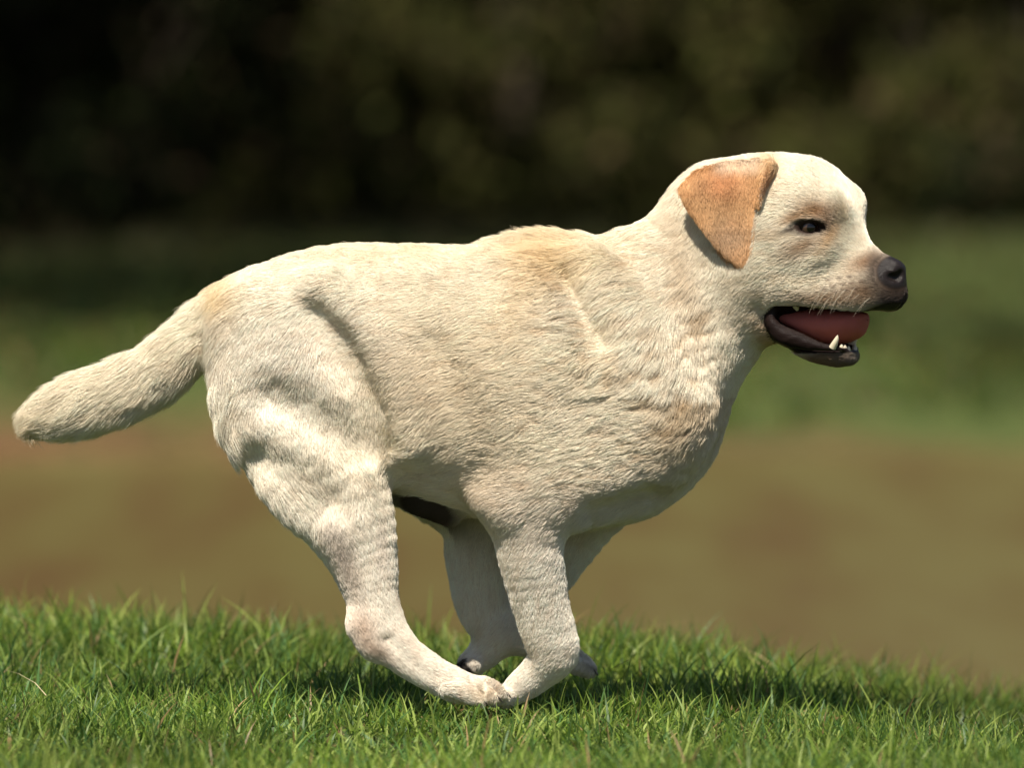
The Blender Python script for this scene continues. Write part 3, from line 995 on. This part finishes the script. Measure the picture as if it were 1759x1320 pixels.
    setl((X < 400) * 1.0, 0.026)
    setl(g(470, 860, 70, 60), 0.022)
    setl(g(1020, 520, 50, 70), 0.024)
    setl(g(400, 500, 30, 30), 0.026)
    setl(H * sstep(1190, 1290, X), 0.0085)
    setl(H * sstep(1400, 1480, X), 0.0045)
    setl(inear * 1.0, 0.0075)
    setl(H * g(1440, 620, 60, 22), 0.006)
    setl(shm, 0.007)
    return np.clip(col, 0.005, 0.95), L, np.clip(bare, 0, 1), X, Y, ishead, inear


def ridges(P, X, Y, ish):
    def g(cx, cy, rx, ry, ang=0.0):
        c, s = math.cos(ang), math.sin(ang)
        a = ((X - cx) * c + (Y - cy) * s) / rx
        b = (-(X - cx) * s + (Y - cy) * c) / ry
        return np.exp(-(a * a + b * b))
    m = np.clip(g(1190, 520, 34, 110, -0.12) + g(1150, 690, 60, 90, 0.35) + 0.6 * g(1070, 620, 70, 80), 0, 1)
    w = noise3(P, 0.04, 81) * 0.004
    Q = np.stack([P[:, 0] + P[:, 2] * 0.35 + w, P[:, 1], (P[:, 2] - P[:, 0] * 0.35 + w) * 2.3], -1)
    r = noise3(Q, 0.0165, 82)
    return r * m, m


def tool_lathe(name, pts, rad, parent, mat, sides=12, flat=1.0):
    """a tapered, bent solid (tooth, claw) along pts"""
    V, F = [], []
    n = len(pts)
    for i in range(n):
        p = Vector(pts[i])
        d = (Vector(pts[min(i + 1, n - 1)]) - Vector(pts[max(i - 1, 0)])).normalized()
        u = d.cross(Vector((0, 1, 0))).normalized()
        v = d.cross(u)
        for k in range(sides):
            a = 2 * math.pi * k / sides
            V.append(tuple(p + (u * math.cos(a) + v * math.sin(a) * flat) * rad[i]))
    for i in range(n - 1):
        for k in range(sides):
            a, b = i * sides + k, i * sides + (k + 1) % sides
            F.append((a, b, b + sides, a + sides))
    me = mesh_from(name, np.array(V), np.array(F), True)
    return link(name, me, parent, mat)


def build_dog():
    root = link('dog', None, label='cream yellow labrador running over the grass with its mouth open', category='dog')
    root.location = (0, 0, 0)
    B = build_body_field()
    V, F = B.mesh(-0.0012)
    # light smoothing
    E = np.concatenate([F[:, [0, 1]], F[:, [1, 2]], F[:, [2, 3]], F[:, [3, 0]]])
    for it in range(2):
        acc = np.zeros_like(V)
        cnt = np.bincount(E[:, 0], minlength=len(V))
        for k in range(3):
            acc[:, k] = np.bincount(E[:, 0], weights=V[E[:, 1], k], minlength=len(V))
        V = 0.5 * V + 0.5 * acc / np.maximum(cnt, 1)[:, None]
    col, L, bare, X, Y, ish, inear = regions(V)
    # face normals
    A = V[F[:, 2]] - V[F[:, 0]]
    Bv = V[F[:, 3]] - V[F[:, 1]]
    Nn = np.cross(A, Bv)
    area = np.linalg.norm(Nn, axis=1) * 0.5
    vn = np.zeros_like(V)
    for k in range(3):
        for j in range(4):
            vn[:, k] += np.bincount(F[:, j], weights=Nn[:, k], minlength=len(V))
    vn /= np.linalg.norm(vn, axis=1)[:, None] + 1e-12
    # damp wavy ridges of the coat down the neck and chest
    V = V + vn * (ridges(V, X, Y, ish)[0] * 0.0024)[:, None]
    # muscle and skin unevenness
    inm = (bare > 0.8) & (bare < 0.9)
    V = V + vn * ((noise3(V * np.array([1, 1, 2.2]), 0.006, 55) * 0.0006) * inm)[:, None]
    V = V + vn * ((noise3(V, 0.045, 51) * 0.0008 + noise3(V, 0.02, 52) * 0.0004) * (~ish) * np.where(Y > 900, 0.5, 1.0))[:, None]
    me = mesh_from('body', V, F, True)
    c4 = np.ones((len(V), 4)); c4[:, :3] = col
    c4[:, :3] *= (0.72 + 0.28 * bare)[:, None]
    set_attr(me, 'tint', c4, 'FLOAT_COLOR')
    set_attr(me, 'bare', bare, 'FLOAT')
    t = NT('dog skin')
    a = t.n('ShaderNodeAttribute', attribute_name='tint')
    ba = t.n('ShaderNodeAttribute', attribute_name='bare')
    rg = t.n('ShaderNodeMapRange', {'Value': ba.outputs['Fac'], 'From Min': 0.85, 'To Min': 0.42, 'To Max': 0.3})
    sp = t.n('ShaderNodeMapRange', {'Value': ba.outputs['Fac'], 'From Min': 0.85, 'To Min': 0.08, 'To Max': 0.25})
    vz = t.n('ShaderNodeTexVoronoi', {'Scale': 900.0})
    nz = t.n('ShaderNodeTexNoise', {'Scale': 260.0, 'Detail': 3.0})
    hh = t.n('ShaderNodeMath', {0: vz.outputs['Distance'], 1: nz.outputs['Fac']}, operation='ADD')
    bm = t.n('ShaderNodeBump', {'Strength': 0.5, 'Distance': 0.0006, 'Height': hh.outputs[0]})
    p = t.n('ShaderNodeBsdfPrincipled', {'Base Color': a.outputs['Color'], 'Roughness': rg.outputs[0], 'Specular IOR Level': sp.outputs[0], 'Normal': bm.outputs['Normal']})
    body = link('body', me, root, t.surf(p.outputs[0]))

    # ---- coat of hair curves
    N = 60000 if DRAFT else 1150000
    fc = V[F].mean(1)
    fb = bare[F].mean(1)
    fl = L[F].mean(1)
    fine = np.clip(0.013 / fl, 0.7, 2.4)
    dens = area * (1 - np.clip(fb * 1.6, 0, 1)) * fine * np.where(Nn[:, 1] > 0.5 * area * 2, 0.55, 1.0)
    cum = np.cumsum(dens)
    fi = np.searchsorted(cum, rng.random(N) * cum[-1])
    uv = rng.random((N, 2))
    q = F[fi]
    P = (V[q[:, 0]] * ((1 - uv[:, 0]) * (1 - uv[:, 1]))[:, None] + V[q[:, 1]] * (uv[:, 0] * (1 - uv[:, 1]))[:, None]
         + V[q[:, 2]] * (uv[:, 0] * uv[:, 1])[:, None] + V[q[:, 3]] * ((1 - uv[:, 0]) * uv[:, 1])[:, None])
    nr = vn[q].mean(1)
    nr /= np.linalg.norm(nr, axis=1)[:, None] + 1e-12
    hc, hl, hb, hx, hy, hish, hear = regions(P)
    # flow
    d = np.zeros((N, 3))
    wsum = np.zeros(N)
    for cx, cy, ux, uy in COATCTRL:
        w = 1.0 / (((hx - cx) ** 2 + (hy - cy) ** 2) / 900.0 + 1.0) ** 2.2
        m = math.hypot(ux, uy)
        d[:, 0] += w * ux / m
        d[:, 2] -= w * uy / m
    onear = hear
    d[onear] = np.array([0.05, 0, -1.0])
    d /= np.linalg.norm(d, axis=1)[:, None] + 1e-9
    # head sideways component: hair follows the head's own axis
    d[hish & ~onear, 1] = -d[hish & ~onear, 0] * sa / ca
    wob = np.stack([noise3(P, 0.030, 61 + k) for k in range(3)], -1) * 0.36 + np.stack([noise3(P, 0.011, 65 + k) for k in range(3)], -1) * 0.24
    wob *= np.where(hish, 0.55, np.where(hy > 880, 0.6, 1.0))[:, None]
    streak = np.where(hy > 880, noise3(P * np.array([2.4, 1.4, 0.8]), 0.012, 78) * 0.8, noise3(P * np.array([1, 1.4, 3.6]), 0.016, 77))
    d = d + wob + rng.normal(size=(N, 3)) * 0.07
    d -= nr * np.sum(d * nr, 1)[:, None]
    d /= np.linalg.norm(d, axis=1)[:, None] + 1e-9
    lift = np.where(hish, 0.16, 0.13) + 0.10 * noise3(P, 0.012, 71) + rng.normal(size=N) * 0.05
    stf = sstep(830, 1000, hx) * sstep(880, 760, hy) * 0.5 + 0.12
    lift = lift + np.where(hish, 0.03, 0.15 * stf) * streak
    lift = np.clip(lift + 0.17 * np.exp(-((hx - 950) / 70) ** 2 - ((hy - 420) / 30) ** 2), 0.06, 0.8)
    Lh = hl * rng.uniform(0.6, 1.2, N) * (1 - 0.5 * hb)
    tip = P + d * Lh[:, None] * np.cos(lift)[:, None] + nr * (Lh * np.sin(lift) + np.where(hish, 0.0, 0.0009 * stf) * streak)[:, None]
    # clumping: pull tips together inside jittered cells
    cell = 0.0065
    ci = np.floor(P / cell).astype(np.int64)
    best = np.full(N, 1e9)
    cen = np.zeros((N, 3))
    for ox in (-1, 0, 1):
        for oy in (-1, 0, 1):
            for oz in (-1, 0, 1):
                c = ci + np.array([ox, oy, oz])
                h = (c[:, 0] * 73856093) ^ (c[:, 1] * 19349663) ^ (c[:, 2] * 83492791)
                h = (h ^ (h >> 13)) * 1274126177
                j = np.stack([((h >> s) & 1023) / 1023.0 for s in (2, 12, 22)], -1)
                cc = (c + j) * cell
                dd = np.sum((cc - P) ** 2, 1)
                m = dd < best
                best[m] = dd[m]
                cen[m] = cc[m]
    off = cen - P
    off -= nr * np.sum(off * nr, 1)[:, None]
    cl = 0.26 * np.clip((hl - 0.004) / 0.012, 0.15, 1)
    tip = tip + off * cl[:, None]
    mid = P * 0.5 + tip * 0.5 + nr * (Lh * 0.10)[:, None] + off * (cl * 0.15)[:, None]
    q1 = P * 0.78 + mid * 0.30 - P * 0.08
    pts = np.empty((N, 4, 3), np.float32)
    pts[:, 0] = P - nr * 0.0008
    pts[:, 1] = P * 0.45 + mid * 0.55 + nr * (Lh * 0.03)[:, None]
    pts[:, 2] = mid * 0.5 + tip * 0.5 + nr * (Lh * 0.03)[:, None]
    pts[:, 3] = tip
    cu = bpy.data.hair_curves.new('coat')
    cu.add_curves([4] * N)
    cu.attributes['position'].data.foreach_set('vector', pts.ravel())
    r0 = np.where(hish, 0.00012, 0.000145) * (3.0 if DRAFT else 1.0) * rng.uniform(0.7, 1.3, N)
    rad = np.stack([r0, r0 * 0.95, r0 * 0.65, r0 * 0.15], 1).astype(np.float32)
    if 'radius' not in cu.attributes:
        cu.attributes.new('radius', 'FLOAT', 'POINT')
    cu.attributes['radius'].data.foreach_set('value', rad.ravel())
    cc = np.ones((N, 4), np.float32)
    rv, rm = ridges(P, hx, hy, hish)
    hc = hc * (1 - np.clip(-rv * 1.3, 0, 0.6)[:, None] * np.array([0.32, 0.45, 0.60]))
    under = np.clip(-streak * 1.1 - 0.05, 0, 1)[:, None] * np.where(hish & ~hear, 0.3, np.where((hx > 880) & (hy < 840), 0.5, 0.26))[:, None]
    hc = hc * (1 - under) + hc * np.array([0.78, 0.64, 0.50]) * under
    hc = hc * (1 + 0.06 * np.clip(streak, 0, 1))[:, None]
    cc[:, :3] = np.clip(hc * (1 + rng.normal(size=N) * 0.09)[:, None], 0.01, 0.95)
    at = cu.attributes.new('tint', 'FLOAT_COLOR', 'CURVE')
    at.data.foreach_set('color', cc.ravel())
    t = NT('coat hair')
    a = t.n('ShaderNodeAttribute', attribute_name='tint')
    df = t.n('ShaderNodeBsdfDiffuse', {'Color': a.outputs['Color']})
    tr = t.n('ShaderNodeBsdfTranslucent', {'Color': a.outputs['Color']})
    gc = t.n('ShaderNodeMix', {0: 0.25, 6: a.outputs['Color'], 7: (0.9, 0.85, 0.78, 1)}, data_type='RGBA')
    gl = t.n('ShaderNodeBsdfHair', {'Color': gc.outputs[2], 'RoughnessU': 0.35, 'RoughnessV': 0.6}, component='Reflection')
    m1 = t.n('ShaderNodeMixShader', {0: 0.18, 1: df.outputs[0], 2: tr.outputs[0]})
    m2 = t.n('ShaderNodeMixShader', {0: 0.16, 1: m1.outputs[0], 2: gl.outputs[0]})
    link('coat', cu, root, t.surf(m2.outputs[0]))

    # ---- whiskers and stray hairs
    wm = NT('whisker')
    wmat = wm.surf(wm.n('ShaderNodeBsdfPrincipled', {'Base Color': (0.55, 0.47, 0.36, 1), 'Roughness': 0.4}).outputs[0])
    wp, rr = [], []
    r = random.Random(3)
    for (cx, cy) in [(1430, 482), (1447, 478), (1464, 476), (1436, 492), (1452, 489), (1468, 487), (1484, 484), (1442, 501), (1458, 499), (1474, 497), (1423, 497), (1490, 496), (1505, 505)]:
        for s in (1, -1):
            for rep in range(2):
                w = 0.034 - 0.0002 * max(0, cx - 1440)
                u, w2, z = head_local(cx, cy, w)
                L = r.uniform(0.018, 0.034)
                b = head_world(u, s * w, z)
                e1 = head_world(u - 0.2 * L, s * (w + 0.5 * L), z - 0.25 * L)
                e2 = head_world(u - 0.55 * L + r.uniform(-.004, .004), s * (w + 0.7 * L), z - 0.8 * L)
                wp += [b, e1, (e1 + e2) / 2 + Vector((0, 0, 0.001)), e2]
    n = len(wp) // 4
    wc = bpy.data.hair_curves.new('whiskers')
    wc.add_curves([4] * n)
    wc.attributes['position'].data.foreach_set('vector', np.array([tuple(v) for v in wp], np.float32).ravel())
    if 'radius' not in wc.attributes:
        wc.attributes.new('radius', 'FLOAT', 'POINT')
    wc.attributes['radius'].data.foreach_set('value', np.tile(np.array([0.00014, 0.00012, 0.00008, 0.00003], np.float32), n))
    link('whiskers', wc, root, wmat)

    # ---- eyes
    te = NT('eyeball')
    tc = te.n('ShaderNodeTexCoord')
    sep = te.n('ShaderNodeSeparateXYZ', {0: tc.outputs['Object']})
    yy = te.n('ShaderNodeMapRange', {'Value': sep.outputs['Z'], 'From Min': 0.0, 'From Max': 0.0105})
    ec = te.ramp(yy.outputs[0], [(0.0, (0.10, 0.07, 0.06)), (0.45, (0.05, 0.032, 0.024)), (0.60, (0.045, 0.026, 0.017)), (0.80, (0.055, 0.030, 0.019)), (0.87, (0.004, 0.003, 0.003))])
    emat = te.surf(te.n('ShaderNodeBsdfPrincipled', {'Base Color': ec, 'Roughness': 0.12, 'Specular IOR Level': 0.45, 'Coat Weight': 0.3}).outputs[0])
    for s in (1, -1):
        u, w, z = head_local(1395, 391, 66 * S)
        c = head_world(u - 0.003, s * (w + 0.0006), z)
        me = bpy.data.meshes.new('eye')
        import bmesh
        bm_ = bmesh.new()
        bmesh.ops.create_uvsphere(bm_, u_segments=32, v_segments=20, radius=0.0105)
        for f_ in bm_.faces:
            f_.smooth = True
        bm_.to_mesh(me)
        bm_.free()
        o = link('eye', me, root, emat)
        look = (head_world(u + 0.62, s * (w + 0.78), z - 0.05) - head_world(u, s * w, z)).normalized()
        o.location = c
        o.rotation_euler = look.to_track_quat('Z', 'Y').to_euler()

    # ---- tongue
    tt = NT('tongue')
    nz = tt.n('ShaderNodeTexNoise', {'Scale': 420.0, 'Detail': 3.0})
    cr_ = tt.ramp(nz.outputs['Fac'], [(0.3, (0.36, 0.080, 0.066)), (0.7, (0.48, 0.14, 0.115))])
    bmp = tt.n('ShaderNodeBump', {'Strength': 0.4, 'Distance': 0.0006, 'Height': nz.outputs['Fac']})
    tmat = tt.surf(tt.n('ShaderNodeBsdfPrincipled', {'Base Color': cr_, 'Roughness': 0.65, 'Specular IOR Level': 0.12, 'Subsurface Weight': 0.15, 'Subsurface Radius': (0.006, 0.002, 0.0015), 'Normal': bmp.outputs['Normal']}).outputs[0])
    # rows across the tongue: (px, py centre, half width px, edge lift px, thickness px)
    rows = [(1335, 543, 30, 3, 12), (1365, 550, 36, 4, 17), (1395, 557, 42, 6, 26), (1420, 561, 43, 8, 30), (1445, 562, 42, 9, 30), (1465, 560, 38, 9, 27), (1480, 557, 29, 8, 21), (1487, 552, 18, 5, 14), (1490, 548, 5, 0, 5), (1490.5, 548, 0.5, 0, 0.4)]
    A = catmull([(a, b, c, d_, e) for a, b, c, d_, e in rows], 4)
    Vt, Ft = [], []
    m = 20
    for a, b, hw, el, th in A:
        for k in range(m):
            ph = 2 * math.pi * k / m
            lat = math.cos(ph) * hw * (1 - 0.22 * math.sin(ph))
            up = -((lat / hw) ** 2) * el * -1 + math.sin(ph) * th     # edges curl up
            up -= 3.5 * math.exp(-(lat / 6.0) ** 2) * (math.sin(ph) > 0)
            u, w, z = head_local(a, b, 0)
            Vt.append(tuple(head_world(u, lat * S, z + up * S)))
    nr_ = len(A)
    for i in range(nr_ - 1):
        for k in range(m):
            a, b = i * m + k, i * m + (k + 1) % m
            Ft.append((a, b, b + m, a + m))
    Vt = np.array(Vt)
    Vt[:, 1] += 0.0009 * noise3(Vt * np.array([1, 1, 1.6]), 0.009, 91)
    Vt[:, 2] += 0.0008 * noise3(Vt, 0.011, 92)
    tme = mesh_from('tongue', Vt, np.array(Ft), True)
    link('tongue', tme, root, tmat)
    # throat lining: dark flesh behind the tongue (walls of the mouth)
    # ---- teeth
    th_ = NT('tooth enamel')
    toothmat = th_.surf(th_.n('ShaderNodeBsdfPrincipled', {'Base Color': (0.62, 0.54, 0.40, 1), 'Roughness': 0.25, 'Subsurface Weight': 0.1, 'Subsurface Radius': (0.002, 0.0015, 0.001)}).outputs[0])

    def tooth(name, pts, lat, rad):
        for s in (1, -1):
            W3 = []
            for px, py, dl in pts:
                u, w, z = head_local(px, py, (lat + dl) * S)
                W3.append(head_world(u, s * (lat + dl) * S, z))
            tool_lathe(name, W3, [r_ * S for r_ in rad], root, toothmat, 10, 0.8)
    tooth('tooth', [(1430, 598, 0), (1434, 590, 2), (1438, 581, 3), (1439, 576, 3)], 42, [6.5, 5.4, 3.4, 0.6])           # lower canine
    for i, (x_, y_) in enumerate([(1445, 597), (1451, 598), (1457, 600)]):
        tooth('tooth', [(x_, y_ + 6, 0), (x_ + 0.5, y_ - 1, 0), (x_ + 1, y_ - 5, 0)], 30 - 7 * i, [4, 3.6, 1.2])  # lower incisors
    tooth('tooth', [(1366, 520, 0), (1368, 528, 0), (1370, 534, 0)], 42, [7, 6, 2])                                   # upper molar
    
    # ---- claws
    ck = NT('claw horn')
    cmat = ck.surf(ck.n('ShaderNodeBsdfPrincipled', {'Base Color': (0.045, 0.035, 0.03, 1), 'Roughness': 0.4}).outputs[0])

    def claw(px, py, lat, dx_, dy_):
        pts, rad = [], []
        for t_ in (0, 0.35, 0.7, 1):
            x_, z_ = pix(px + dx_ * t_, py + dy_ * t_ * t_, -lat * S)
            pts.append((x_, -lat * S, z_)); rad.append((4.2 * (1 - t_) + 0.5) * S)
        tool_lathe('claw', pts, rad, root, cmat, 8)
    for lat, (x_, y_) in {139: (828, 1204), 118: (852, 1198), 97: (868, 1192), 77: (862, 1193)}.items():
        claw(x_ - 2, y_, lat, 13, 9)
    for lat in (-104, -86, -70, -54):
        claw(1017, 1153, lat, 11, 9)
        claw(790, 1148, lat - 8, -13, 8)


build_ground()
build_pond()
if not DRAFT == 'dog':
    build_near_grass()
    build_far_grass()
    build_woods()
build_dog()
